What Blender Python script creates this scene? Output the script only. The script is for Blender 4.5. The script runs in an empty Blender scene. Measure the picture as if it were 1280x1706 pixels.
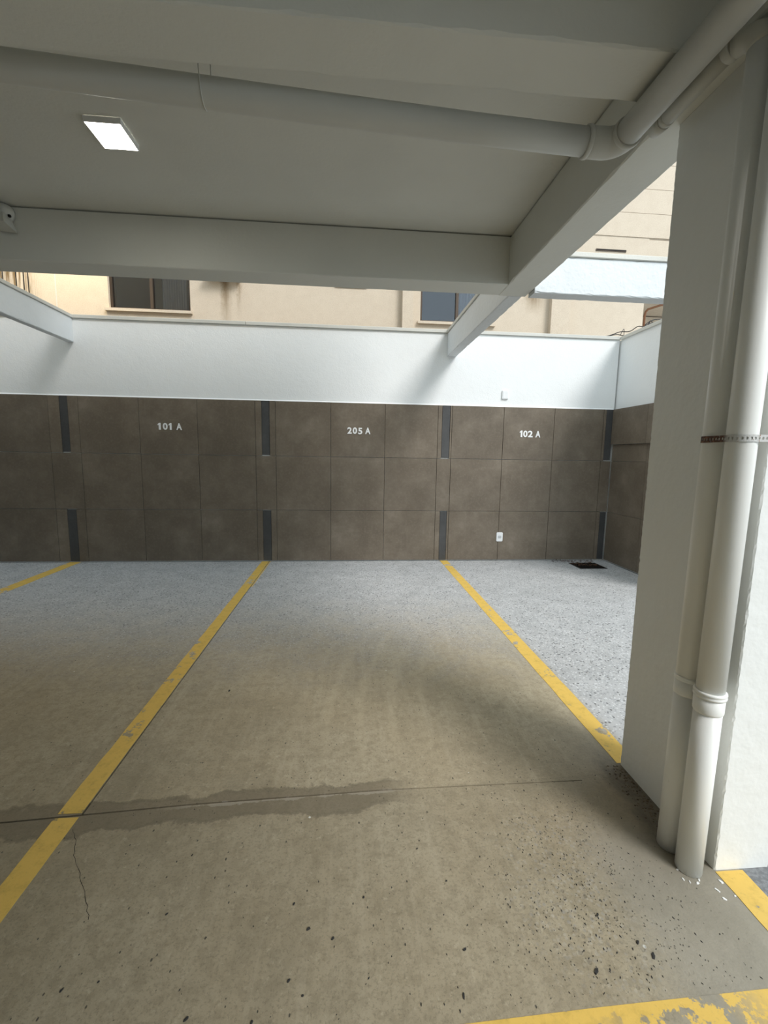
import bpy, bmesh, math, random
from mathutils import Matrix, Vector
random.seed(7)
S = bpy.context.scene
COL = S.collection

# ---------------------------------------------------------------- camera
F, YAW, PITCH, ROLL = 724.63, 0.0843683, 0.1281560, 0.0158375
cy, sy, cp, sp, cr, sr = math.cos(YAW), math.sin(YAW), math.cos(PITCH), math.sin(PITCH), math.cos(ROLL), math.sin(ROLL)
fwd = Vector((sy*cp, cy*cp, -sp)); rt = Vector((cy, -sy, 0)); up = rt.cross(fwd)
r2 = rt*cr + up*sr; u2 = -rt*sr + up*cr
cd = bpy.data.cameras.new('camera'); cam = bpy.data.objects.new('camera', cd); COL.objects.link(cam)
M4 = Matrix(((r2.x, u2.x, -fwd.x, 0), (r2.y, u2.y, -fwd.y, 0), (r2.z, u2.z, -fwd.z, 1.5), (0, 0, 0, 1)))
cam.matrix_world = M4
cd.sensor_fit = 'VERTICAL'; cd.sensor_height = 36.0; cd.lens = 36.0*F/1706.0
cd.clip_start = 0.02; cd.clip_end = 200
S.camera = cam

# ---------------------------------------------------------------- sky, sun, exposure
W = bpy.data.worlds.new('sky'); S.world = W; W.use_nodes = True
bg = W.node_tree.nodes['Background']
bg.inputs[0].default_value = (0.79, 0.92, 1.0, 1); bg.inputs[1].default_value = 1.30
sd = bpy.data.lights.new('sun', 'SUN'); sun = bpy.data.objects.new('sun', sd); COL.objects.link(sun)
sd.energy = 2.4; sd.angle = math.radians(22); sd.color = (1.0, 0.98, 0.96)
sun.rotation_euler = Vector((-0.64, 0.86, -1.0)).to_track_quat('-Z', 'Y').to_euler()
sun.location = (6, -4, 12)
S.view_settings.view_transform = 'Standard'; S.view_settings.look = 'None'
S.view_settings.gamma = 1; S.view_settings.use_curve_mapping = False
S.view_settings.exposure = 0.2
LAMP = 22.0

# ---------------------------------------------------------------- material helpers
class NT:
    def __init__(s, name):
        s.m = bpy.data.materials.new(name); s.m.use_nodes = True
        s.t = s.m.node_tree; s.t.nodes.clear()
        s.out = s.n('ShaderNodeOutputMaterial')
        s._pos = None
    def n(s, k): return s.t.nodes.new(k)
    def link(s, a, b): s.t.links.new(a, b)
    def put(s, sock, v):
        if isinstance(v, bpy.types.NodeSocket): s.link(v, sock)
        elif isinstance(v, (tuple, list)) and len(v) == 3 and sock.type == 'RGBA': sock.default_value = (*v, 1)
        else: sock.default_value = v
    def pos(s):
        if s._pos is None: s._pos = s.n('ShaderNodeNewGeometry').outputs['Position']
        return s._pos
    def sep(s, v=None):
        x = s.n('ShaderNodeSeparateXYZ'); s.link(v or s.pos(), x.inputs[0]); return x.outputs
    def math(s, op, a, b=0.0, c=None, clamp=False):
        x = s.n('ShaderNodeMath'); x.operation = op; x.use_clamp = clamp
        s.put(x.inputs[0], a); s.put(x.inputs[1], b)
        if c is not None: s.put(x.inputs[2], c)
        return x.outputs[0]
    def smooth(s, v, a, b):          # 0 at a, 1 at b
        x = s.n('ShaderNodeMapRange'); x.interpolation_type = 'SMOOTHSTEP'
        s.put(x.inputs[0], v); x.inputs[1].default_value = a; x.inputs[2].default_value = b
        x.inputs[3].default_value = 0; x.inputs[4].default_value = 1
        if a > b:
            x.inputs[1].default_value = b; x.inputs[2].default_value = a
            x.inputs[3].default_value = 1; x.inputs[4].default_value = 0
        return x.outputs[0]
    def scaled(s, sc, v=None):
        x = s.n('ShaderNodeVectorMath'); x.operation = 'MULTIPLY'
        s.link(v or s.pos(), x.inputs[0]); x.inputs[1].default_value = sc; return x.outputs[0]
    def noise(s, scale, detail=4, rough=.55, vec=None, dist=0.0):
        x = s.n('ShaderNodeTexNoise'); s.link(vec or s.pos(), x.inputs['Vector'])
        x.inputs['Scale'].default_value = scale; x.inputs['Detail'].default_value = detail
        x.inputs['Roughness'].default_value = rough; x.inputs['Distortion'].default_value = dist
        return x.outputs[0]
    def voro(s, scale, vec=None, feature='F1', rnd=1.0):
        x = s.n('ShaderNodeTexVoronoi'); s.link(vec or s.pos(), x.inputs['Vector']); x.feature = feature
        x.inputs['Scale'].default_value = scale; x.inputs['Randomness'].default_value = rnd
        return x.outputs
    def mix(s, f, a, b, mode='MIX'):
        x = s.n('ShaderNodeMix'); x.data_type = 'RGBA'; x.blend_type = mode; x.clamp_factor = True
        s.put(x.inputs[0], f); s.put(x.inputs[6], a); s.put(x.inputs[7], b); return x.outputs[2]
    def bump(s, h, dist=.002, strength=1.0):
        x = s.n('ShaderNodeBump'); s.link(h, x.inputs['Height'])
        x.inputs['Distance'].default_value = dist; x.inputs['Strength'].default_value = strength
        return x.outputs[0]
    def bsdf(s, color, rough=.6, normal=None, metal=0.0, spec=.4):
        b = s.n('ShaderNodeBsdfPrincipled'); s.put(b.inputs['Base Color'], color)
        s.put(b.inputs['Roughness'], rough); b.inputs['Metallic'].default_value = metal
        b.inputs['Specular IOR Level'].default_value = spec
        if normal is not None: s.link(normal, b.inputs['Normal'])
        s.link(b.outputs[0], s.out.inputs[0]); return s.m

def painted(name, c, dirt=.06, rough=.55, bumpd=.0015, scale=60):
    t = NT(name)
    a = t.noise(2.3, 5); b = t.noise(scale, 3)
    f = t.math('MULTIPLY', t.smooth(a, .35, .75), dirt)
    col = t.mix(f, c, tuple(x*.55 for x in c))
    h = t.math('ADD', b, t.math('MULTIPLY', t.noise(9, 3), 1.5))
    return t.bsdf(col, rough, t.bump(h, bumpd, .8))
def plain(name, c, rough=.5, metal=0.0, spec=.4):
    return NT(name).bsdf(c, rough, None, metal, spec)

M_white = painted('white_plaster', (.83, .845, .84), .05, .7, .002, 70)
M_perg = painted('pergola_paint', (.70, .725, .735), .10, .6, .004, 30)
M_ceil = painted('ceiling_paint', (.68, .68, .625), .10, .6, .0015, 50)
M_col = painted('column_paint', (.85, .86, .83), .05, .45, .003, 22)
M_coping = painted('coping_stone', (.62, .61, .56), .25, .5)
M_pipe = painted('pipe_paint', (.58, .58, .535), .16, .5, .0005, 25)
M_plastic = plain('white_plastic', (.82, .83, .83), .35)
M_letter = plain('letter_white', (.86, .86, .85), .4)
M_dark = plain('dark_gap', (.012, .011, .010), .9)
M_frame = plain('bronze_aluminium', (.085, .06, .042), .4, .3)
M_cable = plain('black_cable', (.02, .02, .022), .5)
M_rustwire = plain('rusty_wire', (.22, .10, .05), .8)

def stained_pipe():
    t = NT('pipe_paint_scuffed'); x = t.sep()
    n = t.noise(14, 5, .65, t.scaled((1, 1, .35)))
    low = t.smooth(x[2], .55, .05)
    f = t.math('MULTIPLY', t.smooth(n, .62, .75), t.math('ADD', t.math('MULTIPLY', low, .5), .06))
    col = t.mix(f, (.84, .84, .80), (.22, .21, .19))
    return t.bsdf(col, .36, t.bump(t.noise(25, 3), .0006, .7))
M_vpipe = stained_pipe()

def tile_material(name, base, dark, light):
    t = NT(name)
    oi = t.n('ShaderNodeObjectInfo')
    n1 = t.noise(3.2, 6, .62); n2 = t.noise(38, 4, .6); n3 = t.noise(16, 3, .6, t.scaled((1, 1, .12)))
    c = t.mix(t.smooth(n1, .36, .68), dark, base)
    c = t.mix(t.math('MULTIPLY', t.smooth(n1, .58, .76), .55), c, light)
    c = t.mix(t.math('MULTIPLY', t.smooth(n2, .45, .75), .28), c, light)
    c = t.mix(t.math('MULTIPLY', t.smooth(n3, .55, .8), .18), c, light)
    v = t.math('MULTIPLY_ADD', oi.outputs['Random'], .12, .94)
    cc = t.n('ShaderNodeVectorMath'); cc.operation = 'SCALE'; t.link(c, cc.inputs[0]); t.link(v, cc.inputs['Scale'])
    return t.bsdf(cc.outputs[0], .52, t.bump(n2, .0008, .6), spec=.35)
M_tile = tile_material('taupe_tile', (.185, .152, .114), (.142, .114, .083), (.255, .216, .17))
M_strip = tile_material('slate_strip', (.075, .075, .074), (.058, .058, .058), (.10, .10, .10))

def facade():
    t = NT('facade_plaster'); x = t.sep(); z = x[2]
    n = t.noise(7, 6, .7); f = t.noise(85, 3, .7); run = t.noise(5.0, 4, .6, t.scaled((4, 1, .25)))
    c = t.mix(t.smooth(n, .30, .75), (.62, .53, .42), (.58, .49, .385))
    c = t.mix(t.math('MULTIPLY', t.smooth(f, .48, .66), .45), c, (.42, .32, .23))
    # brown water runs under the tray, under the pergola end and at the far left
    def streak(x0, w, ztop, ln, amt):
        a = t.math('SUBTRACT', 1.0, t.math('DIVIDE', t.math('ABSOLUTE', t.math('SUBTRACT', t.math('ADD', x[0], t.math('MULTIPLY', t.math('SUBTRACT', n, .5), .14)), x0)), w), clamp=True)
        d = t.smooth(z, ztop-ln, ztop)
        return t.math('MULTIPLY', t.math('MULTIPLY', a, d), amt)
    k = streak(-1.93, .10, 4.25, 1.0, .95)
    k = t.math('MAXIMUM', k, streak(-1.72, .05, 4.22, .7, .6))
    k = t.math('MAXIMUM', k, streak(3.07, .22, 4.20, .35, .9))
    k = t.math('MAXIMUM', k, t.math('MULTIPLY', t.smooth(x[0], -4.6, -4.95), t.smooth(run, .40, .62)))
    c = t.mix(t.math('MULTIPLY', k, t.smooth(run, .15, .55)), c, (.20, .13, .06))
    return t.bsdf(c, .8, t.bump(f, .003, .7), spec=.2)
M_facade = facade()

def crack_y(t, x):                    # the cross joint's y at a given x (fitted line)
    return t.math('MULTIPLY_ADD', x, .040, 1.772)
def concrete(t):
    x = t.sep(); X, Y = x[0], x[1]
    big = t.noise(.9, 5, .6); mid = t.noise(4.5, 6, .65); fine = t.noise(60, 4, .7)
    streak = t.noise(3.2, 4, .6, t.scaled((6.5, .35, 1)), .3)
    c = t.mix(t.smooth(big, .35, .65), (.365, .305, .205), (.415, .36, .255))
    c = t.mix(t.math('MULTIPLY', t.smooth(mid, .42, .7), .55), c, (.30, .25, .165))
    c = t.mix(t.math('MULTIPLY', t.smooth(streak, .50, .75), .30), c, (.275, .23, .15))
    c = t.mix(t.math('MULTIPLY', t.smooth(t.noise(21, 7, .75), .46, .60), .48), c, (.245, .205, .135))
    c = t.mix(t.math('MULTIPLY', t.smooth(t.noise(1.7, 5, .6, None, .6), .50, .68), .40), c, (.235, .20, .135))
    c = t.mix(t.math('MULTIPLY', t.smooth(t.noise(33, 5, .75), .56, .68), .40), c, (.56, .49, .36))
    c = t.mix(t.math('MULTIPLY', t.smooth(t.noise(95, 3, .8), .52, .62), .50), c, (.20, .17, .112))
    c = t.mix(t.math('MULTIPLY', t.smooth(streak, .46, .30), .22), c, (.50, .435, .32))
    # curved scuffs from turning tyres
    dx = t.math('SUBTRACT', X, 3.0); dy = t.math('SUBTRACT', Y, 2.2)
    rr = t.math('SQRT', t.math('ADD', t.math('MULTIPLY', dx, dx), t.math('MULTIPLY', dy, dy)))
    ring = t.math('SINE', t.math('MULTIPLY_ADD', rr, 34.0, t.math('MULTIPLY', mid, 5.0)))
    zone = t.math('MULTIPLY', t.smooth(t.math('ABSOLUTE', t.math('SUBTRACT', X, .15)), .65, .15), t.smooth(t.math('ABSOLUTE', t.math('SUBTRACT', Y, 2.9)), 1.3, .5))
    c = t.mix(t.math('MULTIPLY', t.math('MULTIPLY', t.smooth(ring, .2, 1.0), zone), .20), c, (.52, .445, .31))
    # worn grey concrete with the stones showing: by the wall, in the open bay and in a patch in front
    wob = t.math('MULTIPLY', t.math('SUBTRACT', mid, .5), 1.6)
    wall = t.smooth(t.math('ADD', Y, t.math('MULTIPLY', wob, .8)), 2.5, 4.7)
    bay = t.math('MULTIPLY', t.smooth(X, 1.40, 1.50), t.smooth(Y, 1.2, 1.6))
    ex = t.math('SUBTRACT', X, .80); ey = t.math('SUBTRACT', Y, 1.28)
    el = t.math('SQRT', t.math('ADD', t.math('MULTIPLY', t.math('MULTIPLY', ex, ex), 5.5), t.math('MULTIPLY', t.math('MULTIPLY', ey, ey), 2.2)))
    patch = t.smooth(t.math('ADD', el, t.math('MULTIPLY', wob, .55)), .85, .15)
    grey = t.math('MAXIMUM', wall, bay)
    c = t.mix(t.math('MULTIPLY', grey, .92), c, t.mix(t.smooth(mid, .35, .7), (.46, .465, .47), (.375, .38, .385)))
    ag = t.math('MAXIMUM', grey, t.math('MULTIPLY', patch, .38))
    stones = t.voro(70); stones2 = t.voro(42)
    light = t.math('MULTIPLY', t.math('MULTIPLY', t.smooth(stones[0], .55, .3), t.smooth(t.sep(stones[1])[0], .45, .6)), t.math('MAXIMUM', grey, t.math('MULTIPLY', patch, .22)))
    dark = t.math('MULTIPLY', t.math('MULTIPLY', t.smooth(stones2[0], .36, .22), t.smooth(t.sep(stones2[1])[1], .66, .76)), ag)
    dark2 = t.math('MULTIPLY', t.math('MULTIPLY', t.smooth(stones[0], .55, .3), t.smooth(t.sep(stones[1])[1], .55, .65)), ag)
    c = t.mix(t.math('MULTIPLY', light, .7), c, (.66, .67, .67))
    c = t.mix(t.math('MULTIPLY', dark2, .65), c, (.17, .175, .18))
    c = t.mix(t.math('MULTIPLY', dark, .8), c, (.07, .07, .068))
    # sparse black chips everywhere
    ch = t.voro(16, t.scaled((1, .6, 1))); chip = t.math('MULTIPLY', t.smooth(t.math('ADD', ch[0], t.math('MULTIPLY', t.math('SUBTRACT', fine, .5), .09)), .062, .045), t.smooth(t.sep(ch[1])[0], .70, .72))
    ch3 = t.voro(34, t.scaled((1, .6, 1))); chip3 = t.math('MULTIPLY', t.smooth(t.math('ADD', ch3[0], t.math('MULTIPLY', t.math('SUBTRACT', fine, .5), .12)), .10, .07), t.smooth(t.sep(ch3[1])[2], .80, .82))
    chip = t.math('MAXIMUM', chip, chip3)
    c = t.mix(t.math('MULTIPLY', chip, .85), c, (.045, .042, .036))
    wf = t.voro(9); white = t.math('MULTIPLY', t.smooth(wf[0], .055, .035), t.smooth(t.sep(wf[1])[1], .80, .82))
    c = t.mix(white, c, (.75, .75, .70))
    # damp band and chalky edges along the cross joint
    d = t.math('SUBTRACT', Y, crack_y(t, X))
    dn = t.math('ADD', t.math('ABSOLUTE', t.math('SUBTRACT', d, -.012)), t.math('MULTIPLY', t.math('SUBTRACT', t.noise(3.4, 7, .68), .5), .24))
    span = t.math('MULTIPLY', t.smooth(X, .36, .12), t.smooth(X, -2.6, -1.6))
    damp = t.math('MULTIPLY', t.smooth(dn, .074, .056), span)
    c = t.mix(t.math('MULTIPLY', damp, .62), c, (.15, .122, .082))
    rim = t.math('MULTIPLY', t.math('MULTIPLY', t.smooth(dn, .055, .066), t.smooth(dn, .086, .074)), span)
    c = t.mix(t.math('MULTIPLY', rim, .45), c, (.09, .075, .05))
    chalk = t.math('MULTIPLY', t.math('MULTIPLY', t.smooth(t.math('ADD', t.math('ABSOLUTE', d), t.math('MULTIPLY', t.math('SUBTRACT', t.noise(14, 6, .7), .5), .06)), .009, .004), span), t.smooth(X, -.85, -.6))
    c = t.mix(t.math('MULTIPLY', chalk, .5), c, (.44, .40, .33))
    # smooth grey screed in front of the column and darker drive beyond the yellow strip
    scr = t.math('MULTIPLY', t.math('MULTIPLY', t.smooth(X, .82, 1.05), t.smooth(Y, 1.62, 1.40)), .75)
    c = t.mix(scr, c, t.mix(t.smooth(mid, .35, .7), (.33, .305, .25), (.285, .265, .215)))
    drive = t.math('MULTIPLY', t.smooth(X, 1.45, 1.46), t.smooth(Y, 1.40, 1.35))
    c = t.mix(drive, c, t.mix(t.smooth(fine, .4, .65), (.15, .155, .16), (.24, .245, .25)))
    # dirt along the foot of the column
    cd_ = t.math('ADD', t.math('SUBTRACT', 1.36, X), t.math('MULTIPLY', t.math('SUBTRACT', t.noise(7, 5, .6), .5), .16))
    dz = t.math('MULTIPLY', t.math('MULTIPLY', t.smooth(cd_, .175, .08), t.smooth(Y, 1.30, 1.42)), t.math('MULTIPLY', t.smooth(Y, 2.1, 1.8), t.smooth(X, 1.40, 1.36)))
    c = t.mix(t.math('MULTIPLY', dz, .88), c, t.mix(t.smooth(t.noise(40, 4, .7), .4, .6), (.045, .034, .022), (.12, .095, .06)))
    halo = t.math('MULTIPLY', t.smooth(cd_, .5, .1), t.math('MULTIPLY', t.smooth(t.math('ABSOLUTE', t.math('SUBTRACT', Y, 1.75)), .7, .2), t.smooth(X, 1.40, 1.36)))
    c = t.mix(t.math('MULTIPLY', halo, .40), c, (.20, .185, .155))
    # front slab colour darkened to paint in the dimmer light of the foreground
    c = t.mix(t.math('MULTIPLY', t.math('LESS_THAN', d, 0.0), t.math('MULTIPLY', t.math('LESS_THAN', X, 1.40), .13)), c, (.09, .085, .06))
    h = t.math('ADD', t.math('MULTIPLY', fine, .5), t.math('MULTIPLY', mid, 1.0))
    h = t.math('SUBTRACT', h, t.math('MULTIPLY', t.math('MAXIMUM', chip, dark), .9))
    return c, h
def floor_material():
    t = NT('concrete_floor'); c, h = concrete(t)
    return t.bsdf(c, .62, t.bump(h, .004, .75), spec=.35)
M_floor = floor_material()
def yellow_paint():
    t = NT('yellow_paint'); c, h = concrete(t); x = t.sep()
    w1 = t.noise(9, 6, .65); w2 = t.noise(2.2, 3, .5)
    worn = t.smooth(t.math('ADD', w1, t.math('MULTIPLY', t.math('SUBTRACT', w2, .5), .5)), .61, .64)
    bar = t.math('MULTIPLY', t.smooth(t.math('ABSOLUTE', t.math('SUBTRACT', x[0], .93)), .28, .1), t.math('MULTIPLY', t.smooth(x[1], 1.02, 1.0), t.smooth(w1, .50, .53)))
    worn = t.math('MAXIMUM', worn, bar)
    y = t.mix(t.smooth(t.noise(18, 5, .7), .45, .8), (.70, .465, .105), (.51, .34, .075))
    y = t.mix(t.math('MULTIPLY', t.smooth(t.noise(55, 4, .7), .58, .75), .4), y, (.26, .18, .07))
    col = t.mix(worn, y, c)
    return t.bsdf(col, .55, t.bump(h, .003, .6), spec=.35)
M_yellow = yellow_paint()

def rusty_strap():
    t = NT('rusty_strap'); x = t.sep()
    n = t.noise(60, 4, .7)
    old = t.smooth(x[1], 1.335, 1.36)
    rust = t.math('MAXIMUM', t.math('MULTIPLY', old, t.smooth(n, .30, .42)), t.smooth(n, .60, .64)); rust = t.math('MAXIMUM', rust, t.math('MULTIPLY', t.smooth(x[0], 1.328, 1.334), t.smooth(n, .38, .45)))
    col = t.mix(rust, (.62, .62, .60), t.mix(t.smooth(n, .45, .7), (.07, .024, .012), (.34, .17, .085)))
    return t.bsdf(col, .6, t.bump(n, .002, .8))
M_strap = rusty_strap()
def litter_mat(name, a, b):
    t = NT(name); n = t.noise(45, 3, .6)
    return t.bsdf(t.mix(t.smooth(n, .35, .65), a, b), .85)
M_litter = litter_mat('leaf_litter', (.03, .02, .013), (.16, .075, .04))
M_dirt = litter_mat('damp_dirt', (.045, .034, .022), (.15, .115, .075))
M_iron = plain('cast_iron', (.025, .022, .02), .6, .4)
M_flake = plain('paint_flake', (.80, .80, .77), .6)
M_chip = plain('black_chip', (.03, .029, .027), .8)
M_curtain = painted('curtain_cloth', (.55, .56, .58), .1, .9)
M_room = plain('dim_room', (.16, .16, .165), .9)
def glass():
    t = NT('window_glass')
    g = t.n('ShaderNodeBsdfGlossy'); g.inputs['Roughness'].default_value = .03; g.inputs['Color'].default_value = (.9, .92, .95, 1)
    tr = t.n('ShaderNodeBsdfTransparent'); tr.inputs['Color'].default_value = (.80, .82, .85, 1)
    fr = t.n('ShaderNodeFresnel'); fr.inputs['IOR'].default_value = 1.75
    mx = t.n('ShaderNodeMixShader'); t.link(fr.outputs[0], mx.inputs[0]); t.link(tr.outputs[0], mx.inputs[1]); t.link(g.outputs[0], mx.inputs[2])
    t.link(mx.outputs[0], t.out.inputs[0]); return t.m
M_glass = glass()
def emit(name, c, s):
    t = NT(name); e = t.n('ShaderNodeEmission'); e.inputs[0].default_value = (*c, 1); e.inputs[1].default_value = s
    t.link(e.outputs[0], t.out.inputs[0]); return t.m
M_diff = emit('lamp_diffuser', (1.0, .96, .84), LAMP)

# ---------------------------------------------------------------- mesh helpers
class MB:
    def __init__(s): s.v = []; s.f = []; s.sm = []
    def face(s, idx, smooth=False): s.f.append(tuple(idx)); s.sm.append(smooth)
    def quad(s, a, b, c, d, smooth=False):
        k = len(s.v); s.v += [a, b, c, d]; s.face((k, k+1, k+2, k+3), smooth)
    def box(s, x0, x1, y0, y1, z0, z1):
        k = len(s.v)
        s.v += [(x, y, z) for z in (z0, z1) for y in (y0, y1) for x in (x0, x1)]
        for q in ((0, 2, 3, 1), (4, 5, 7, 6), (0, 1, 5, 4), (2, 6, 7, 3), (0, 4, 6, 2), (1, 3, 7, 5)): s.face([k+i for i in q])
        return s
    def chamfer_box(s, x0, x1, y0, y1, z0, z1, c):      # front (-y) edges chamfered
        k = len(s.v)
        s.v += [(x0, y1, z0), (x1, y1, z0), (x1, y1, z1), (x0, y1, z1), (x0, y0+c, z0), (x1, y0+c, z0), (x1, y0+c, z1), (x0, y0+c, z1),
                (x0+c, y0, z0+c), (x1-c, y0, z0+c), (x1-c, y0, z1-c), (x0+c, y0, z1-c)]
        s.face((k+8, k+9, k+10, k+11)); s.face((k+3, k+2, k+1, k))
        for i in range(4):
            j = (i+1) % 4
            s.face((k+i, k+j, k+4+j, k+4+i)); s.face((k+4+i, k+4+j, k+8+j, k+8+i))
        return s
    def prism(s, poly, z0, z1):
        k = len(s.v); n = len(poly)
        s.v += [(x, y, z0) for x, y in poly] + [(x, y, z1) for x, y in poly]
        s.face([k+i for i in range(n)][::-1]); s.face([k+n+i for i in range(n)])
        for i in range(n):
            j = (i+1) % n; s.face((k+i, k+j, k+n+j, k+n+i))
        return s
    def loft(s, rings, closed=True, caps=True, smooth=False):
        k = len(s.v); n = len(rings[0])
        for r in rings: s.v += [tuple(p) for p in r]
        for a in range(len(rings)-1):
            for i in range(n if closed else n-1):
                j = (i+1) % n
                s.face((k+a*n+i, k+a*n+j, k+(a+1)*n+j, k+(a+1)*n+i), smooth)
        if caps and closed:
            s.face([k+i for i in range(n)][::-1]); b = k+(len(rings)-1)*n
            s.face([b+i for i in range(n)])
        return s
    def tube(s, pts, r, seg=24, caps=True):
        pts = [Vector(p) for p in pts]; rs = r if isinstance(r, (list, tuple)) else [r]*len(pts)
        rings = []; u = None
        for i, p in enumerate(pts):
            if i == 0: d = pts[1]-p
            elif i == len(pts)-1: d = p-pts[i-1]
            else:
                a_ = (p-pts[i-1]); b_ = (pts[i+1]-p)
                d = (a_.normalized() if a_.length > 1e-9 else b_.normalized()) + (b_.normalized() if b_.length > 1e-9 else a_.normalized())
            d.normalize()
            if u is None:
                u = d.orthogonal().normalized()
            else:
                u = (u - d*u.dot(d)); u.normalize()
            w = d.cross(u)
            rings.append([p + (u*math.cos(2*math.pi*q/seg) + w*math.sin(2*math.pi*q/seg))*rs[i] for q in range(seg)])
        return s.loft(rings, True, caps, True)
    def build(s, name, mat, parent=None, **props):
        me = bpy.data.meshes.new(name); me.from_pydata([tuple(v) for v in s.v], [], s.f)
        me.polygons.foreach_set('use_smooth', s.sm); me.materials.append(mat); me.update()
        bm = bmesh.new(); bm.from_mesh(me); bmesh.ops.recalc_face_normals(bm, faces=bm.faces); bm.to_mesh(me); bm.free()
        o = bpy.data.objects.new(name, me); COL.objects.link(o)
        if parent: o.parent = parent
        for k, v in props.items(): o[k] = v
        return o
def place(me, name, loc, parent=None):
    o = bpy.data.objects.new(name, me); COL.objects.link(o); o.location = loc
    if parent: o.parent = parent
    return o
def empty(name, **props):
    o = bpy.data.objects.new(name, None); COL.objects.link(o); o.empty_display_size = .1
    for k, v in props.items(): o[k] = v
    return o
def tag(o, label, cat, group=None):
    o['label'] = label; o['category'] = cat
    if group: o['group'] = group
    return o
def rough_bar(axis, a0, a1, u0, u1, v0, v1, jit=.004, step=.05, ch=.006, notch=None):
    """A cast bar along an axis with hand-plastered, slightly uneven edges. u, v are the other two axes in x,y,z order."""
    n = max(2, int((a1-a0)/step)); rings = []
    for i in range(n+1):
        a = a0+(a1-a0)*i/n; ring = []
        for (u, v, su, sv, key) in ((u0, v0, 1, 1, 'a'), (u1, v0, -1, 1, 'b'), (u1, v1, -1, -1, 'c'), (u0, v1, 1, -1, 'd')):
            e = ch + random.uniform(0, jit)*(1 if random.random() < .75 else 2.2)
            f = ch + random.uniform(0, jit)*(1 if random.random() < .75 else 2.2)
            if notch and key == notch[0]: e, f = notch[1], notch[2]
            p1 = (u + su*e, v); p2 = (u, v + sv*f)
            if notch and key == notch[0]:
                mid = (u + su*e, v + sv*f); seq = [p2, mid, p1]
            else: seq = [p2, p1]
            if key in 'bd': seq = seq[::-1]
            ring += seq
        pt = []
        for (u, v) in ring:
            pt.append({'x': (a, u, v), 'y': (u, a, v), 'z': (u, v, a)}[axis])
        rings.append(pt)
    return MB().loft(rings)

Z0 = 1.5
D = 6.1216           # the tiled wall's face
CH = 3.24            # ceiling
BB = 2.871           # underside of the beams
# ================================================================ SETTING
# ---- floor: bed + three slabs with open joints between them
floor = empty('floor', kind='structure')
MB().box(-12, 9, -8, 9, -.30, -.16).build('bed', M_dark, floor)
MB().box(-12, 9, -20, -7.001, -.15, -.002).build('yard', M_floor, floor)
MB().box(4.03, 12, -7, 7.39, -.15, -.002).build('yard', M_floor, floor)
JX = -1.095; g = .004
cr_pts = [(-9.0, 1.45), (-5, 1.60), (-1.398, 1.709), (-1.098, 1.728), (-.661, 1.756), (.171, 1.785), (1.107, 1.785)]
def slab(poly, holes=None):
    return MB().prism(poly, -.16, 0)
yw = 6.108
left_edge = [p for p in cr_pts if p[0] <= -1.098]
slab([(x, y+g) for x, y in left_edge[:-1]] + [(JX-g, left_edge[-1][1]+g), (JX-g, yw), (-9.0, yw)]).build('slab', M_floor, floor)
GX0, GX1, GY0, GY1 = 3.20, 3.60, 5.60, 5.93   # drain pit
right = [(JX+g, 1.728+g), (-.661, 1.756+g), (.171, 1.785+g), (1.107, 1.785+g*.5), (1.108, 1.785), (3.83, 1.785)]
rb = MB()
rb.prism(right + [(3.83, GY0), (JX+g, GY0)], -.16, 0)
rb.prism([(JX+g, GY0), (GX0, GY0), (GX0, yw), (JX+g, yw)], -.16, 0)
rb.prism([(GX1, GY0), (3.83, GY0), (3.83, yw), (GX1, yw)], -.16, 0)
rb.prism([(GX0, GY1), (GX1, GY1), (GX1, yw), (GX0, yw)], -.16, 0)
rb.build('slab', M_floor, floor)
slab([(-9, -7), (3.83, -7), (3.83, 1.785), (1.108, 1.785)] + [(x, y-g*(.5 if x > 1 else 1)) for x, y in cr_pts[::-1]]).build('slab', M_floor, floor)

hc = [(-1.087, 1.657), (-1.045, 1.605), (-1.012, 1.538), (-.965, 1.482), (-.909, 1.410), (-.857, 1.341), (-.816, 1.282)]
m = MB(); hp = []
for a, b in zip(hc[:-1], hc[1:]):
    for q in range(4): hp.append((a[0]+(b[0]-a[0])*q/4+random.uniform(-.004, .004), a[1]+(b[1]-a[1])*q/4))
for a, b in zip(hp[:-1], hp[1:]):
    w_ = random.uniform(.0005, .0014); m.quad((a[0]-w_, a[1], .0004), (a[0]+w_, a[1], .0004), (b[0]+w_, b[1], .0004), (b[0]-w_, b[1], .0004))
m.build('hairline_crack', M_dark, floor)
# ---- ceiling with the storeys above it
MB().box(-9, 1.51, -7, 3.82, CH, 5.6).build('ceiling', M_ceil, kind='structure')
MB().box(-9.2, 1.51, -7.2, -7, 0, 5.6).build('wall_rear', M_white, kind='structure')
MB().box(-9.2, -9, -7, D, 0, 3.178).build('wall_left', M_white, kind='structure')

# ---- back wall: plaster above, three courses of tile below, stone coping on top
wall_back = empty('wall_back', kind='structure')
TH = .020
wb = rough_bar('x', -9.2, 3.83, D, D+.17, 0, 3.178, .0, .5, .002)
wb.build('plaster', M_white, wall_back)
XE = [-3.88, -3.508, -2.753, -2.005, -1.25, -.981, -.236, .511, 1.252, 1.452, 2.195, 2.937, 3.672, 3.828]
XL = [-3.88-.745*i for i in range(1, 8)][::-1]
ZR = [(.012, .730), (.730, 1.476), (1.476, 2.213)]
tile_cache = {}
def tile(x0, x1, z0, z1, y, mat, name, parent, th=TH, gap=.0022):
    y = y + random.uniform(-.0022, .0012)
    w, h = round(x1-x0-2*gap, 4), round(z1-z0-2*gap, 4); key = (w, h, mat.name, round(th, 3))
    if key not in tile_cache:
        o = MB().chamfer_box(0, w, 0, th+.004, 0, h, .002).build(name, mat, parent); tile_cache[key] = o.data; o.location = (x0+gap, y-th, z0+gap)
        return o
    return place(tile_cache[key], name, (x0+gap, y-th, z0+gap), parent)
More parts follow.
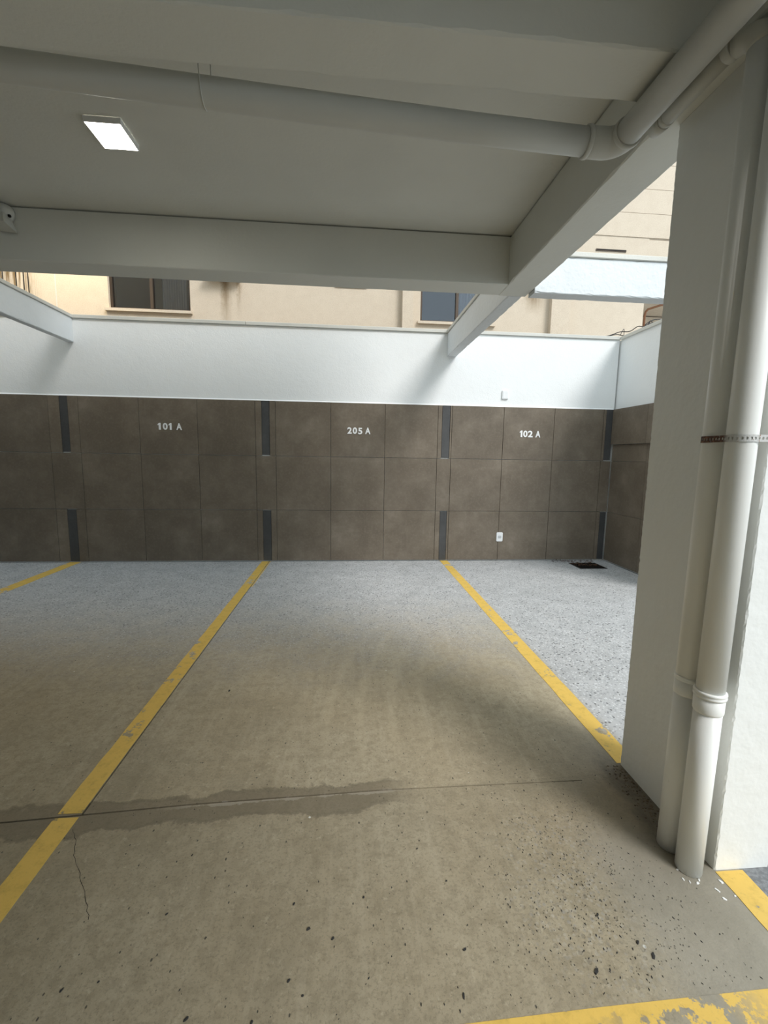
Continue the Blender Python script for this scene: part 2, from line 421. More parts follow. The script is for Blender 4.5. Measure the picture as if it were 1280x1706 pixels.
edges = XL + XE
narrow = {-3.88: ((-3.738, -3.638), (-3.742, -3.626)), -1.25: ((-1.165, -1.060), (-1.172, -1.060)),
          1.252: ((1.313, 1.425), (1.324, 1.423)), 3.672: ((3.712, 3.82), (3.729, 3.822))}
for a, b in zip(edges[:-1], edges[1:]):
    for k, (z0, z1) in enumerate(ZR):
        if a in narrow and k != 1:
            s0, s1 = narrow[a][0 if k == 2 else 1]
            tile(a, s0, z0, z1, D, M_tile, 'narrow_tile', wall_back)
            tile(s0, s1, z0+(.012 if k == 2 else 0), z1-(.006 if k == 0 else 0), D, M_strip, 'strip_tile', wall_back, TH-.004, .001)
            if b - s1 > .015: tile(s1, b, z0, z1, D, M_tile, 'narrow_tile', wall_back)
        else:
            tile(a, b, z0, z1, D, M_tile, 'narrow_tile' if a in narrow else 'tile', wall_back)
MB().loft([[(x, D+.002, 2.211), (x, D-TH, 2.211), (x, D-TH+.002, 2.217), (x, D+.002, 2.230)] for x in (-9, 3.81)]).build('mortar_bead', M_letter, wall_back)
cx = [-9.0, -5.2, -3.51, -1.344, 1.357]; cx2 = [1.483, 3.84]
for a, b in list(zip(cx[:-1], cx[1:])) + [tuple(cx2)]:
    rough_bar('x', a+.003, b-.003, D-.022, D+.19, 3.178, 3.222, .001, .4, .003).build('coping', M_coping, wall_back)

# ---- right wall: plaster, tile, a thicker tile band on top of the dado
wall_right = empty('wall_right', kind='structure')
MB().box(3.85, 4.02, 4.25, D+.17, 0, 3.174).build('plaster', M_white, wall_right)
rt_me = {}
for y0 in [D-TH-.745*i for i in range(1, 3)]:
    for k, (z0, z1) in enumerate([(.012, .730), (.730, 1.476), (1.476, 1.712), (1.714, 2.213)]):
        th = .045 if k == 3 else .012
        MB().box(3.85-th, 3.852, y0+.002, y0+.743, z0+.002, z1-.002).build('tile', M_tile, wall_right)
rough_bar('y', 4.24, D-.03, 3.822, 4.04, 3.174, 3.218, .001, .4, .003).build('coping', M_coping, wall_right)

# ================================================================ BEAMS AND COLUMN
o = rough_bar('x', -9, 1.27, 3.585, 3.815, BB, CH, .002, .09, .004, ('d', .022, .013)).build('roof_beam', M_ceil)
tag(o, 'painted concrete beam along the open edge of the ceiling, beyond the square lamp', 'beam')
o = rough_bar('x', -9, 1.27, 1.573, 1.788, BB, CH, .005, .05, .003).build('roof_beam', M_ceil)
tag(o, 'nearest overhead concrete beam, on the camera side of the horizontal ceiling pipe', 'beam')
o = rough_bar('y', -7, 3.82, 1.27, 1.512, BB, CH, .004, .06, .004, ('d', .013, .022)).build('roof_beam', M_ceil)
tag(o, 'long concrete beam running away over the column towards the tiled wall', 'beam')
def pergola(axis, a0, a1, u0, u1, z0, z1, label):
    r = empty('pergola_beam'); tag(r, label, 'beam')
    if axis == 'y': rough_bar('y', a0, a1, u0, u1, z0, z1, .006, .05, .003).build('beam', M_perg, r)
    else: rough_bar('x', a0, a1, u0, u1, z0, z1, .006, .05, .003).build('beam', M_perg, r)
    (rough_bar(axis, a0, a1, u0-.014, u1+.014, z1+.001, z1+.040, .001, .4, .003)).build('coping', M_coping, r)
    return r
pergola('y', 3.825, D-.001, 1.357, 1.483, BB, 3.182, 'white open-air beam that meets the white wall above the 205 A tiles')
pergola('y', 3.825, D-.001, -3.603, -3.512, 2.885, 3.180, 'white open-air beam meeting the white wall at the far left')
pergola('x', 1.518, 3.845, 3.645, 3.775, 2.845, 3.130, 'bright white beam crossing the open bay just left of the column')
o = rough_bar('z', 0.0, BB-.001, 1.357, 1.576, 1.318, 1.880, .0025, .014, .003).build('concrete_column', M_col)
tag(o, 'white painted concrete column with two drain pipes standing at its left side', 'column')

# ================================================================ YELLOW MARKINGS
def marking(polys, label, cat='floor marking'):
    m = MB()
    for p in polys: m.prism(p, .0002, .0016)
    o = m.build('parking_line', M_yellow); tag(o, label, cat); return o
def edge_line(x0, x1, y0, y1, step=.08, j=.002):
    n = int((y1-y0)/step)
    L = [(x0+random.uniform(-j, j), y0+(y1-y0)*i/n) for i in range(n+1)]
    R = [(x1+random.uniform(-j, j), y0+(y1-y0)*i/n) for i in range(n+1)]
    return L + R[::-1]
marking([edge_line(-1.197, JX-g-.001, 1.738, 6.105), edge_line(JX+g+.001, -1.078, 4.9, 6.105, .1, .001), edge_line(-1.195, -1.10, .962, 1.716)],
        'yellow parking line crossing the floor left of the empty centre bay')
marking([edge_line(1.342, 1.452, 1.885, 6.105)], 'yellow parking line running from the column foot to the wall under the right dark strip')
marking([edge_line(-3.757, -3.615, 1.9, 6.105)], 'short yellow parking line at the far left edge by the wall')
marking([edge_line(1.358, 1.464, .966, 1.312)], 'yellow strip leading forward from the front foot of the column')
marking([[(-1.3, .80), (3.8, .815), (3.8, 1.012), (1.21, .967), (.70, .961), (.327, .953), (-1.3, .93)]], 'worn yellow cross line in the bottom right corner')

# ================================================================ PIPES
def arc(c, a, b, r, n=8):            # quarter bend from direction a to direction b about corner c
    c, a, b = Vector(c), Vector(a).normalized(), Vector(b).normalized()
    o = c - a*r + b*r
    return [o + (-b*math.cos(q*math.pi/2/n) + a*math.sin(q*math.pi/2/n))*r for q in range(n+1)]
R1 = .0515
P = empty('ceiling_pipe'); tag(P, 'large off-white drain pipe slung under the ceiling with an elbow by the beam', 'pipe')
ax, ay, az = 1.129, 1.935, 1.320+Z0
def xz(x): return az + (.93-x)*.0452 if x < .93 else az
sag = []
for i in range(22):
    x = -8.9 + (1.0+8.9)*i/21; sag.append((x, ay - .004*math.sin(i*.9), xz(x)))
MB().tube(sag, R1, 32).build('pipe', M_pipe, P)
MB().tube([(ax, ay-.058, az), (ax, .9, az), (ax, -1, az+.003), (ax, -6.9, az+.02)], R1, 32).build('pipe', M_pipe, P)
pb = [Vector((.985, ay, az)), Vector((1.02, ay, az))] + arc((ax, ay, az), (1, 0, 0), (0, -1, 0), .062, 10)[0:] + [Vector((ax, ay-.075, az))]
MB().tube(pb, [R1+.004]*2 + [R1+.0045]*11 + [R1+.004], 32).build('elbow', M_pipe, P)
for p, d in (((.992, ay, az), (1, 0, 0)), ((ax, ay-.068, az), (0, -1, 0))):
    p = Vector(p); d = Vector(d)
    MB().tube([p-d*.010, p-d*.008, p-d*.002, p+d*.002, p+d*.008, p+d*.010], [R1+.003, R1+.0075, R1+.0085, R1+.0085, R1+.0075, R1+.003], 32).build('socket_ring', M_pipe, P)
H = empty('pipe_hanger'); tag(H, 'thin wire loop hanging the horizontal ceiling pipe from above', 'hanger')
hx, hz = -.562, xz(-.562)
lp = [(hx-.006, ay-.030, CH-.001), (hx-.004, ay-R1-.004, hz+.05)] + [(hx, ay-(R1+.0025)*math.cos(q*.31), hz-(R1+.0025)*math.sin(q*.31)) for q in range(11)] + [(hx+.012, ay+R1+.002, hz+.05), (hx+.016, ay+.020, CH-.001)]
MB().tube(lp, .0022, 8).build('wire', M_pipe, H)

RV = .043
vx, vyr, vyl = 1.297, 1.335, 1.432
def vpipe(y, top, ring_z, socket_z, name, label, bottom=0.0, big=1.0):
    r = empty(name); tag(r, label, 'pipe')
    MB().tube([(vx-.028, y, bottom+.001), (vx-.026, y, ring_z*.5), (vx-.024, y, socket_z)], RV, 32).build('pipe', M_vpipe, r)
    MB().tube([(vx-.024, y, socket_z-.004), (vx-.024, y, socket_z), (vx-.024, y, socket_z+.004), (vx-.0235, y, ring_z-.004)], [RV, RV+.003*big, RV+.0035*big, RV+.0035*big], 32).build('socket', M_vpipe, r)
    ring = []
    for dz, dr in ((-.012, .002), (-.011, .0065), (-.005, .0075), (-.002, .005), (.001, .005), (.004, .0075), (.010, .0065), (.012, .0)):
        ring.append(((vx-.0235, y, ring_z+dz*(.5+.5*big)), RV+dr*big))
    MB().tube([a for a, b in ring], [b for a, b in ring], 32).build('socket_ring', M_vpipe, r)
    MB().tube([(vx-.0235, y, ring_z+.008), (vx-.018, y, 1.6), (vx-.008, y, top)], RV, 32).build('pipe', M_vpipe, r)
    return r
VR = vpipe(vyr, BB-.002, .693, .628, 'drain_pipe', 'nearer vertical white drain pipe at the front corner of the column')
VL = vpipe(vyl, 2.795, .700, .640, 'drain_pipe', 'farther vertical white drain pipe, between the front pipe and the column face', big=.4)
rs_, sx, sz = .028, 1.248, 1.338+Z0
top = Vector((vx-.008, vyl, 2.795))
bend = [top] + [Vector((vx-.008 - .030*(q/6), vyl + .055*(1-math.cos(q*math.pi/12)), 2.795 + (sz-2.795)*math.sin(q*math.pi/12))) for q in range(1, 7)] + [Vector((sx, 1.505, sz))]
MB().tube(bend, [RV+.001]*2 + [.0425, .040, .037, .035, .034, .033], 24).build('elbow', M_pipe, VL)
MB().tube([(sx, 1.496, sz), (sx, 1.500, sz), (sx, 1.522, sz), (sx, 1.528, sz)], [.030, .0345, .0345, .028], 24).build('socket_ring', M_pipe, VL)
MB().tube([(sx, 1.50, sz), (sx, 1.825, sz)], rs_, 24).build('branch_pipe', M_pipe, VL)
MB().tube([(sx, 1.795, sz), (sx, 1.798, sz), (sx, 1.812, sz), (sx, 1.816, sz)], [.027, .030, .030, .027], 24).build('socket_ring', M_pipe, VL)
MB().tube([(sx, 1.815, sz), (sx+.004, 1.85, sz+.004), (sx+.014, 1.885, sz+.016), (sx+.03, 1.905, sz+.034)], [.030, .030, .029, .026], 24).build('elbow', M_pipe, VL)

# perforated strap round both pipes
def strap():
    r = empty('pipe_strap'); tag(r, 'rusty perforated metal strap binding the two drain pipes to the column', 'strap')
    zc, hh, off = 1.574, .0110, .0025
    cx_ = vx-.018; pts = []
    pts.append((1.355, vyl+RV+.012)); pts.append((cx_+.02, vyl+RV+off))
    for q in range(0, 11):
        a = math.radians(75 + q*10.5); pts.append((cx_+(RV+off)*math.cos(a), vyl+(RV+off)*math.sin(a)))
    for q in range(0, 13):
        a = math.radians(172 + q*9.0); pts.append((cx_+(RV+off)*math.cos(a), vyr+(RV+off)*math.sin(a)))
    pts.append((1.330, vyr-RV-.004)); pts.append((1.352, 1.314)); pts.append((1.39, 1.3135))
    # resample
    P2 = [Vector((x, y, 0)) for x, y in pts]; L = [0]
    for a, b in zip(P2[:-1], P2[1:]): L.append(L[-1]+(b-a).length)
    def at(s):
        s = max(0, min(L[-1]-1e-6, s))
        for i in range(len(L)-1):
            if L[i+1] >= s: return P2[i].lerp(P2[i+1], (s-L[i])/(L[i+1]-L[i]))
    m = MB(); n = int(L[-1]/.0125); cell = L[-1]/n
    for i in range(n):
        s0, s1 = i*cell, (i+1)*cell; sc = (s0+s1)/2
        outer = [(s0, -hh), (sc, -hh), (s1, -hh), (s1, 0), (s1, hh), (sc, hh), (s0, hh), (s0, 0)]
        inner = [(sc+.0036*math.cos(math.radians(a)), .0050*math.sin(math.radians(a))) for a in (225, 270, 315, 0, 45, 90, 135, 180)]
        for off_ in (0, .0014):
            k = len(m.v)
            for (s_, z_) in outer + inner:
                p = at(s_); t_ = (at(s_+.002)-at(s_-.002)); t_.normalize(); nrm = Vector((-t_.y, t_.x, 0))
                p = p + nrm*off_; m.v.append((p.x, p.y, zc+z_))
            for a in range(8):
                b = (a+1) % 8; m.face((k+a, k+b, k+8+b, k+8+a))
    m.build('band', M_strap, r)
    MB().tube([(1.375, 1.3165, zc), (1.375, 1.309, zc), (1.375, 1.306, zc)], [.007, .007, .004], 12).build('screw', M_strap, r)
strap()

# ================================================================ LAMP, FITTINGS
def ceiling_lamp(x0, x1, y0, y1, label):
    r = empty('ceiling_light'); tag(r, label, 'ceiling light')
    m = MB(); b = .005; zt, zb_ = CH-.001, CH-.030
    m.box(x0-b, x0, y0-b, y1+b, zb_, zt); m.box(x1, x1+b, y0-b, y1+b, zb_, zt)
    m.box(x0, x1, y0-b, y0, zb_, zt); m.box(x0, x1, y1, y1+b, zb_, zt)
    m.build('frame', M_plastic, r)
    MB().box(x0+.0005, x1-.0005, y0+.0005, y1-.0005, zb_+.001, zb_+.006).build('diffuser', M_diff, r)
ceiling_lamp(-1.385, -1.205, 2.642, 2.842, 'lit square panel lamp on the ceiling beyond the pipe')

K = empty('wall_fitting'); tag(K, 'off-white plastic fitting at the far left where far beam meets ceiling', 'fitting')
kx, ky, kz = -2.455, 3.585, 3.20
dome = []
for i in range(7):
    a = i/6*math.pi/2; rr = .068*math.cos(a)**.6 if i < 6 else .012; dd = .075*math.sin(a)
    dome.append([(kx+rr*math.cos(q*math.pi/10), ky-.004-dd, kz-.025+rr*math.sin(q*math.pi/10)*.95) for q in range(20)])
MB().loft(dome, smooth=True).build('housing', M_pipe, K)
MB().loft([[(kx-.03, ky-.03, kz-.05), (kx+.045, ky-.03, kz-.05), (kx+.045, ky-.10, kz-.05), (kx-.03, ky-.10, kz-.05)],
           [(kx-.05, ky-.02, kz-.145), (kx+.082, ky-.02, kz-.155), (kx+.082, ky-.15, kz-.135), (kx-.05, ky-.15, kz-.125)]]).build('head', M_pipe, K)
MB().tube([(kx+.050, ky-.05, kz-.055), (kx+.062, ky-.05, kz-.055)], .010, 12).build('knuckle', M_dark, K)

def rounded(x0, x1, z0, z1, r, y0, y1, n=5):
    pts = []
    for cx_, cz_, a0 in ((x1-r, z0+r, -90), (x1-r, z1-r, 0), (x0+r, z1-r, 90), (x0+r, z0+r, 180)):
        for q in range(n+1):
            a = math.radians(a0+90*q/n); pts.append((cx_+r*math.cos(a), cz_+r*math.sin(a)))
    c_ = [(x0+x1)/2, (z0+z1)/2]
    rg = []
    for y, s in ((y1, 1), (y0+.003, 1), (y0, .93)):
        rg.append([(c_[0]+(x-c_[0])*s, y, c_[1]+(z-c_[1])*s) for x, z in pts])
    return MB().loft(rg)
C = empty('cover_plate'); tag(C, 'blank white cover plate on the white wall above the tiles', 'cover plate')
rounded(2.155, 2.248, 2.317, 2.440, .012, D-.020, D+.001).build('plate', M_plastic, C)
rounded(2.163, 2.240, 2.325, 2.432, .008, D-.023, D-.018).build('face', M_plastic, C)
Ot = empty('wall_outlet'); tag(Ot, 'white power outlet low on the brown tiles under 102 A', 'outlet')
rounded(2.168, 2.262, .285, .420, .016, D-TH-.012, D-TH+.001).build('plate', M_plastic, Ot)
rounded(2.188, 2.242, .330, .375, .014, D-TH-.0135, D-TH-.011).build('socket', plain('socket_grey', (.55, .57, .58), .4), Ot)
for dx in (-.010, 0, .010):
    MB().tube([(2.215+dx, D-TH-.0142, .352-(.004 if dx == 0 else 0)), (2.215+dx, D-TH-.0132, .352-(.004 if dx == 0 else 0))], .0028, 10).build('socket_hole', M_dark, Ot)

# bay numbers: raised letters on the tiles
def glyph(ch, x0, x1, z0, z1, parent):
    if ch == '1':
        h = z1-z0; w = .024; y0, y1 = D-TH-.0075, D-TH-.0005
        poly = [(x1-w, z0), (x1, z0), (x1, z1), (x1-w*.75, z1), (x0, z1-h*.20), (x0, z1-h*.36), (x1-w, z1-h*.27)]
        m = MB(); k_ = len(poly); m.v = [(x, y0, z) for x, z in poly] + [(x, y1, z) for x, z in poly]
        m.face((0, 1, 2, 3, 6)); m.face((3, 4, 5, 6)); m.face((k_+6, k_+3, k_+2, k_+1, k_)); m.face((k_+6, k_+5, k_+4, k_+3))
        for i in range(k_): j = (i+1) % k_; m.face((i, j, k_+j, k_+i))
        m.build('digit', M_letter, parent); return
    cu = bpy.data.curves.new('glyph', 'FONT'); cu.body = ch; cu.size = 1; cu.offset = .032; cu.extrude = .03; cu.resolution_u = 4
    ob = bpy.data.objects.new('glyph', cu); COL.objects.link(ob)
    bpy.context.view_layer.update()
    me = bpy.data.meshes.new_from_object(ob.evaluated_get(bpy.context.evaluated_depsgraph_get()))
    bpy.data.objects.remove(ob); bpy.data.curves.remove(cu)
    xs = [v.co.x for v in me.vertices]; ys = [v.co.y for v in me.vertices]
    a, b, c_, d_ = min(xs), max(xs), min(ys), max(ys)
    for v in me.vertices:
        v.co = ((v.co.x-a)/(b-a)*(x1-x0)+x0, D-TH-.0035-(.004 if v.co.z > 0 else -.003), (v.co.y-c_)/(d_-c_)*(z1-z0)+z0)
    nm = 'letter' if ch.isalpha() else 'digit'
    me.name = nm; me.materials.clear(); me.materials.append(M_letter)
    o = bpy.data.objects.new(nm, me); COL.objects.link(o); o.parent = parent
def number(txt, spans, z0, z1, label):
    r = empty('bay_number'); tag(r, label, 'sign', )
    for i, (ch, (a, b)) in enumerate(zip(txt, spans)):
        e = -.004 if txt == '205A' and ch == '5' else 0
        glyph(ch, a, b, z0+e, z1+e, r)
k = .00764
number('101A', [(-2.524+(a-263.5)*k, -2.524+(b-263.5)*k) for a, b in ((264.4, 269.4), (273, 281), (282.8, 287.7), (295.6, 305))], 1.800, 1.888, 'white number 101 A on the tiles of the left bay')
k = .0083
number('205A', [(-.016+(a-578)*k, -.016+(b-578)*k) for a, b in ((579, 586.3), (587.8, 595), (596.8, 603.8), (608.4, 617.3))], 1.795, 1.884, 'white number 205 A on the tiles of the centre bay')
k = .00903
number('102A', [(2.432+(a-865)*k, 2.432+(b-865)*k) for a, b in ((865.2, 869.6), (871, 878), (878.8, 886.5), (891, 899))], 1.797, 1.888, 'white number 102 A on the tiles of the right bay')

# drain pit in the corner
G = empty('drain_grate'); tag(G, 'dark iron drain grate with dead leaves in the corner under the right wall', 'drain')
m = MB(); m.box(GX0, GX1, GY0, GY0+.02, -.03, .002); m.box(GX0, GX1, GY1-.02, GY1, -.03, .002); m.box(GX0, GX0+.02, GY0+.02, GY1-.02, -.03, .002); m.box(GX1-.02, GX1, GY0+.02, GY1-.02, -.03, .002)
m.build('frame', M_iron, G)
for i in range(9):
    x = GX0+.045+i*.0385; MB().box(x-.007, x+.007, GY0+.02, GY1-.02, -.028, -.004).build('bar', M_iron, G)
m = MB()
for i in range(170):
    on = random.random() < .62
    x = random.uniform(3.19, 3.56) if on else random.uniform(3.0, 3.66); y = random.uniform(5.70, 5.98) if on else random.uniform(5.96, 6.09)
    s = random.uniform(.010, .026); a = random.uniform(0, 6.28); zz = random.uniform(.002, .012)
    p = [(x+s*math.cos(a)*q - s*.4*math.sin(a)*w, y+s*math.sin(a)*q + s*.4*math.cos(a)*w, zz+random.uniform(0, .006)) for q, w in ((-1, 0), (0, -1), (1, 0), (0, 1))]
    m.face([len(m.v)+i_ for i_ in (0, 1, 2)]); m.face([len(m.v)+i_ for i_ in (0, 2, 3)]); m.v += p
o = m.build('leaf_litter', M_litter); o['kind'] = 'stuff'; tag(o, 'dead brown leaves gathered round the corner drain', 'leaves')

# ================================================================ LOOSE BITS ON THE FLOOR
def flat_bit(x, y, s, mat, name, label, cat, group, th=.004, lx=1.0, ang=None):
    n = random.randint(5, 7); a0 = random.uniform(0, 6.28) if ang is None else ang
    low = []; 
    for q in range(n):
        a = 2*math.pi*q/n; rr = s*random.uniform(.65, 1.1); u, v = rr*math.cos(a)*lx, rr*math.sin(a)*.6
        low.append((x+u*math.cos(a0)-v*math.sin(a0), y+u*math.sin(a0)+v*math.cos(a0)))
    c_ = (sum(p[0] for p in low)/n, sum(p[1] for p in low)/n)
    m = MB(); m.loft([[(p[0], p[1], .0004) for p in low], [(c_[0]+(p[0]-c_[0])*.8, c_[1]+(p[1]-c_[1])*.8, th*random.uniform(.7, 1.2)) for p in low]])
    o = m.build(name, mat); tag(o, label, cat, group); return o
chips = [(.740, 1.044, .011, 'largest black chip, in the speckled patch above the worn yellow cross line'), (.937, 1.069, .009, 'black chip in the speckled patch nearest the bottom right'),
         (.914, 1.109, .008, 'narrow black chip just beyond the one nearest the bottom right'), (.835, 1.197, .006, 'black chip in the middle of the speckled patch'),
         (.061, 1.308, .006, 'black chip right of the cluster at the middle of the front slab'), (.365, 1.127, .007, 'black chip left of the speckled patch, level with the largest chip'),
         (.332, 1.014, .007, 'black chip close above the left end of the yellow cross line'), (.358, 1.345, .004, 'tiny black chip left of the speckled patch, farther back'),
         (.274, 1.480, .004, 'tiny black chip well left of the drain pipes, below the joint'), (-.118, 1.219, .008, 'bigger slanted black chip in the middle of the front slab'),
         (-.039, 1.187, .007, 'black chip just right of the bigger slanted chip'), (-.162, 1.084, .007, 'slanted black chip nearer the camera below the bigger slanted chip'),
         (-.119, 1.046, .005, 'small black chip lowest in the middle cluster'), (-.793, 1.107, .006, 'black chip near the bottom left, right of the yellow line'),
         (-.701, 1.120, .004, 'tiny black chip beside the one near the bottom left'), (-.576, 1.509, .004, 'tiny black chip just in front of the damp joint on the left'),
         (-.248, .997, .008, 'black chip at the bottom edge left of the yellow cross line'), (-.423, 1.017, .007, 'black chip at the bottom edge, second from the left'),
         (-.173, 1.302, .005, 'small black chip behind the bigger slanted chip'), (-.584, 1.297, .004, 'tiny black chip on the bare front slab left of the cluster'),
         (-.746, 2.674, .011, 'lone black chip in the centre bay beyond the damp joint')]
for x, y, s, lab in chips:
    flat_bit(x, y, s, M_chip, 'black_chip', lab, 'debris', 'black chips on the concrete', .003, random.uniform(.9, 1.5), random.uniform(.2, 1.5))
flakes = [(1.306, 1.248, 'white paint flake in front of the pipes, middle of the row leading to the strip'), (1.306, 1.216, 'white paint flake nearest the camera in front of the pipes'), (1.351, 1.223, 'white paint flake lying on the left edge of the yellow strip'),
          (1.232, 1.283, 'white paint flake farthest left of the front pipe foot'), (1.216, 1.293, 'small white paint flake left of the front pipe, outermost'), (1.241, 1.314, 'white paint flake against the left side of the front pipe'),
          (1.271, 1.287, 'white paint flake touching the foot of the front pipe'), (1.274, 1.385, 'white paint flake between the feet of the two pipes'), (1.345, 1.276, 'white paint flake between the front pipe and the column corner'),
          (1.225, 1.330, 'white paint flake left of the gap between the pipes'), (1.258, 1.277, 'white paint flake just in front of the front pipe foot')]
for x, y, lab in flakes:
    flat_bit(x, y, random.uniform(.005, .010), M_flake, 'paint_flake', lab, 'debris', 'paint flakes by the column foot', .002, 1.2)
m = MB()
for i in range(1500):
    x = random.gauss(.82, .18); y = random.gauss(1.25, .28)
    if i > 1050: x = random.uniform(-.9, 1.25); y = random.uniform(.98, 2.6)
    if not (-.9 < x < 1.25 and .98 < y < 2.6): continue
    s = random.uniform(.0009, .0020) if random.random() < .8 else random.uniform(.002, .0036); a = random.uniform(.5, 1.9)
    p = [(x+s*1.5*math.cos(a)*q - s*.7*math.sin(a)*w, y+s*1.5*math.sin(a)*q + s*.7*math.cos(a)*w, .0006) for q, w in ((-1, -.3), (0, -1), (1, .2), (.1, 1))]
    b_ = len(m.v); m.v += p + [(x, y, .0022)]
    for q in range(4): m.face((b_+q, b_+(q+1) % 4, b_+4))
o = m.build('grit', M_chip); o['kind'] = 'stuff'; tag(o, 'dark grit scattered over the rough patch of floor', 'grit')
m = MB()
for i in range(260):
    t_ = random.random(); y = 1.40+t_*.47; x = 1.352 - abs(random.gauss(0, .045)) - .006*(1-t_)
    if x > 1.353 or (abs(y-vyl) < .06 and x > 1.21): continue
    s = random.uniform(.0015, .0055); h_ = s*random.uniform(.4, .9); n = 5; b_ = len(m.v)
    m.v += [(x+s*math.cos(q*1.2566+i), y+s*math.sin(q*1.2566+i), .0004) for q in range(n)] + [(x, y, h_)]
    for q in range(n): m.face((b_+q, b_+(q+1) % n, b_+n))
o = m.build('dirt', M_dirt); o['kind'] = 'stuff'; tag(o, 'dark damp dirt and crumbs along the left foot of the column', 'dirt')

# ================================================================ NEIGHBOURING BUILDING
B = empty('apartment_building'); tag(B, 'beige plastered apartment building with brown windows behind the white wall', 'building')
FY = 7.4
holes = [(-3.688, -2.470, 3.700, 4.95), (1.170, 2.392, 3.700, 4.95)]
xs = sorted({-14.0, 5.006} | {h[0] for h in holes} | {h[1] for h in holes}); zs = sorted({0.0, 15.0} | {h[2] for h in holes} | {h[3] for h in holes})
m = MB()
for a, b in zip(xs[:-1], xs[1:]):
    for c_, d_ in zip(zs[:-1], zs[1:]):
        if any(a >= h[0]-1e-6 and b <= h[1]+1e-6 and c_ >= h[2]-1e-6 and d_ <= h[3]+1e-6 for h in holes): continue
        m.box(a, b, FY, FY+.25, c_, d_)
m.box(5.006, 9, FY+.9, FY+1.1, 0, 4.22); m.box(5.006, 9, FY, FY+1.1, 4.24, 5.15)
m.build('wall', M_facade, B)
zz = 5.173
while zz < 9:
    MB().box(-14, 9, FY-.012, FY+.2, zz+.003, zz+.371-.003).build('course', M_facade, B) if zz > 5.1 else None
    zz += .371
MB().box(5.006, 9, FY+.006, FY+.25, 5.16, 15).build('wall', M_facade, B)
MB().box(.862, 1.038, FY-.11, FY+.01, 0, 5.10).build('pilaster', M_facade, B)
MB().box(3.343, 3.669, FY-.10, FY+.01, 0, 5.10).build('pilaster', M_facade, B)
for x in (-5.193, -5.005, -4.898, -4.833, -4.448):
    MB().box(x-.006, x+.006, FY-.006, FY+.002, 3.0, 5.1).build('groove', M_dark if x < -4.5 else M_coping, B)
for (x0, x1, z) in ((-.221, .288, 4.168), (4.084, 4.609, 4.938)):
    v = MB().box(x0, x1, FY-.014, FY+.01, z-.006, z+.024).build('vent_slot', M_frame, B)
    MB().box(x0+.01, x1-.01, FY-.016, FY-.012, z+.002, z+.018).build('slot', M_dark, v)
MB().box(-2.204, -1.673, FY-.17, FY+.01, 4.205, 4.26).build('ledge', M_facade, B)
for i, (x0, x1, z0, z1) in enumerate(holes):
    w = empty('window'); w.parent = B
    yy = FY+.05; f = .035; xm = -3.069 if i == 0 else 1.790
    m = MB(); m.box(x0, x0+f, yy, yy+.06, z0, z1); m.box(x1-f, x1, yy, yy+.06, z0, z1); m.box(x0+f, x1-f, yy, yy+.06, z0, z0+f); m.box(x0+f, x1-f, yy, yy+.06, z1-f, z1)
    m.box(xm-.022, xm+.022, yy-.004, yy+.064, z0+f, z1-f); m.build('frame', M_frame, w)
    for a, b in ((x0+f, xm-.022), (xm+.022, x1-f)):
        MB().box(a, b, yy+.03, yy+.034, z0+f, z1-f).build('pane', M_glass, w)
    MB().box(x0-.045, x1+.030, FY-.05, FY+.05, z0-.045, z0-.004).build('sill', M_facade, w)
    m = MB(); m.quad((x0, FY+1.6, z0-.3), (x1, FY+1.6, z0-.3), (x1, FY+1.6, z1), (x0, FY+1.6, z1)); m.quad((x0, FY+.25, z0), (x0, FY+1.6, z0-.3), (x0, FY+1.6, z1), (x0, FY+.25, z1))
    m.quad((x1, FY+.25, z0), (x1, FY+1.6, z0-.3), (x1, FY+1.6, z1), (x1, FY+.25, z1)); m.quad((x0, FY+.25, z1), (x1, FY+.25, z1), (x1, FY+1.6, z1), (x0, FY+1.6, z1)); m.quad((x0, FY+.25, z0), (x1, FY+.25, z0), (x1, FY+1.6, z0-.3), (x0, FY+1.6, z0-.3))
    m.build('room', M_room, w)
    ca, cb = (x0+.05, x0+.28) if i == 0 else (xm+.05, x1-.02)
    if i == 0: ca, cb = xm+.10, x1-.12
    n = 60; rings = []
    for z in (z0-.02, z1-.02):
        rings.append([(ca+(cb-ca)*q/n, FY+.22+.022*math.sin(q*1.05), z) for q in range(n+1)])
    MB().loft(rings, closed=False, smooth=True).build('curtain', M_curtain, w)
# tangled cables and rusty pipe over the right-hand corner of the wall
def cable(pts, r, mat, name, label, group=None):
    P3 = [Vector(p) for p in pts]; out = []
    for i in range(len(P3)-1):
        p0, p1, p2, p3 = P3[max(0, i-1)], P3[i], P3[i+1], P3[min(len(P3)-1, i+2)]
        for q in range(6):
            t = q/6; out.append(.5*((2*p1)+(p2-p0)*t+(2*p0-5*p1+4*p2-p3)*t*t+(3*p1-p0-3*p2+p3)*t**3))
    out.append(P3[-1]); o = MB().tube(out, r, 8).build(name, mat); tag(o, label, 'cable', group); return o
zc = 3.222
cable([(3.55, 6.24, zc+.006), (3.72, 6.20, zc+.035), (3.84, 6.15, zc+.075), (3.90, 6.02, zc+.05), (3.95, 5.92, zc+.09), (3.98, 5.80, zc+.05), (3.97, 5.70, zc+.10), (3.95, 5.62, zc+.03)], .006, M_cable, 'cable', 'black cable looping over the corner of the white wall, outermost strand', 'cables on the wall corner')
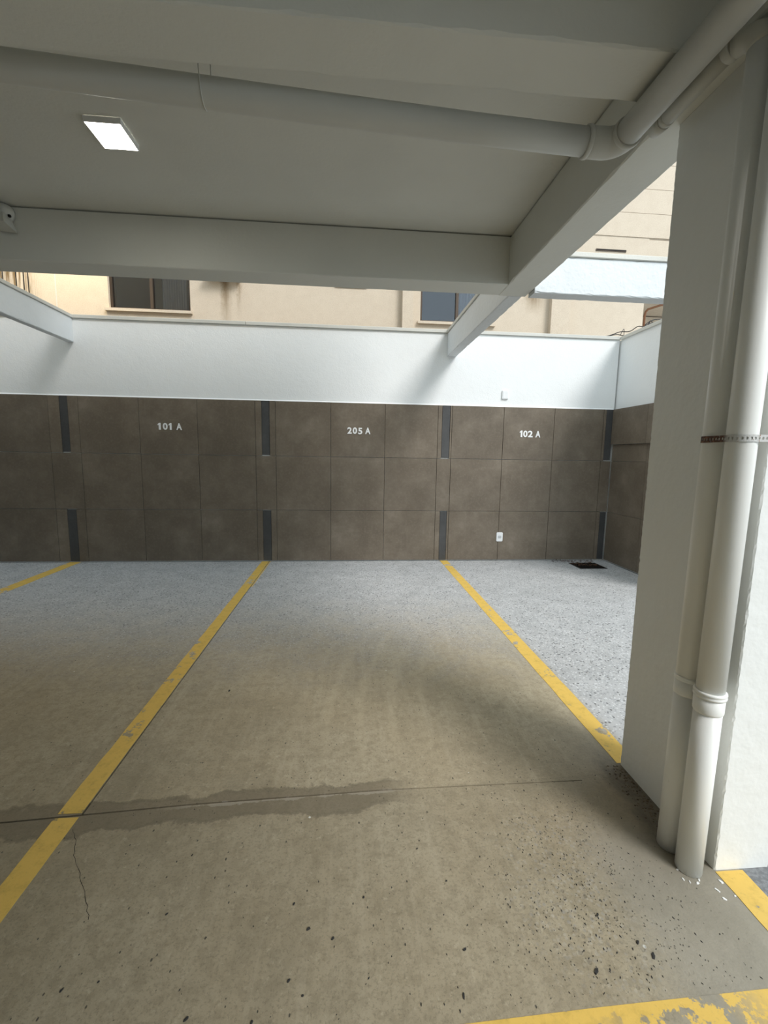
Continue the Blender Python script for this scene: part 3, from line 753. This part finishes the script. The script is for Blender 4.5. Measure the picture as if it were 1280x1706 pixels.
cable([(3.60, 6.27, zc+.006), (3.82, 6.22, zc+.055), (3.93, 6.12, zc+.02), (3.99, 5.98, zc+.065), (3.94, 5.85, zc+.03), (3.99, 5.72, zc+.012)], .005, M_cable, 'cable', 'thin black cable lying on the corner of the white wall, lower strand', 'cables on the wall corner')
cable([(3.80, 6.08, zc+.005), (3.86, 6.10, zc+.10), (3.92, 6.18, zc+.06), (3.96, 6.25, zc+.006)], .004, M_cable, 'cable', 'short black cable end standing up at the corner of the white wall', 'cables on the wall corner')
cable([(3.93, 5.42, zc+.004), (3.95, 5.36, zc+.05), (3.93, 5.28, zc+.075), (3.96, 5.20, zc+.03), (3.97, 5.1, zc+.004)], .006, M_cable, 'cable', 'black cable bunched on the right wall next to the column edge', 'cables on the wall corner')
rp = MB().tube([(5.16, 7.58, 3.2), (5.16, 7.58, 4.00), (5.165, 7.57, 4.06), (5.19, 7.55, 4.10), (5.35, 7.50, 4.15), (5.60, 7.48, 4.22)], .018, 10).build('rusty_pipe', M_rustwire, B)
for i, w_ in enumerate(('lowest', 'middle', 'topmost')):
    cable([(5.05+.02*i, 7.5-.03*i, 3.75+.03*i), (5.3, 7.5, 3.82+.05*i), (5.7, 7.5, 3.80+.07*i)], .008, M_cable, 'cable', w_ + ' of three dark cables strung across the recess of the beige building', 'cables in the recess')
# unseen warm light and fixture, added to brighten the neighbour's plaster at the left
fl = empty('added_facade_light'); tag(fl, 'unseen warm light added high on the beige building to brighten its left plaster', 'added light')
MB().box(-4.42, -4.12, FY-.62, FY-.50, 6.10, 6.22).build('housing', M_frame, fl)
MB().box(-4.30, -4.24, FY-.50, FY+.01, 6.13, 6.19).build('bracket', M_frame, fl)
ld = bpy.data.lights.new('facade_fill_light', 'SPOT'); ld.spot_size = math.radians(84); ld.spot_blend = .6; ld.shadow_soft_size = .06
ld.energy = 500; ld.color = (1.0, .82, .50)
lo = bpy.data.objects.new('facade_fill_light', ld); COL.objects.link(lo); lo.parent = fl
lo.location = (-4.27, FY-.57, 6.07); lo.rotation_euler = Vector((.05, .85, -1)).to_track_quat('-Z', 'Y').to_euler()
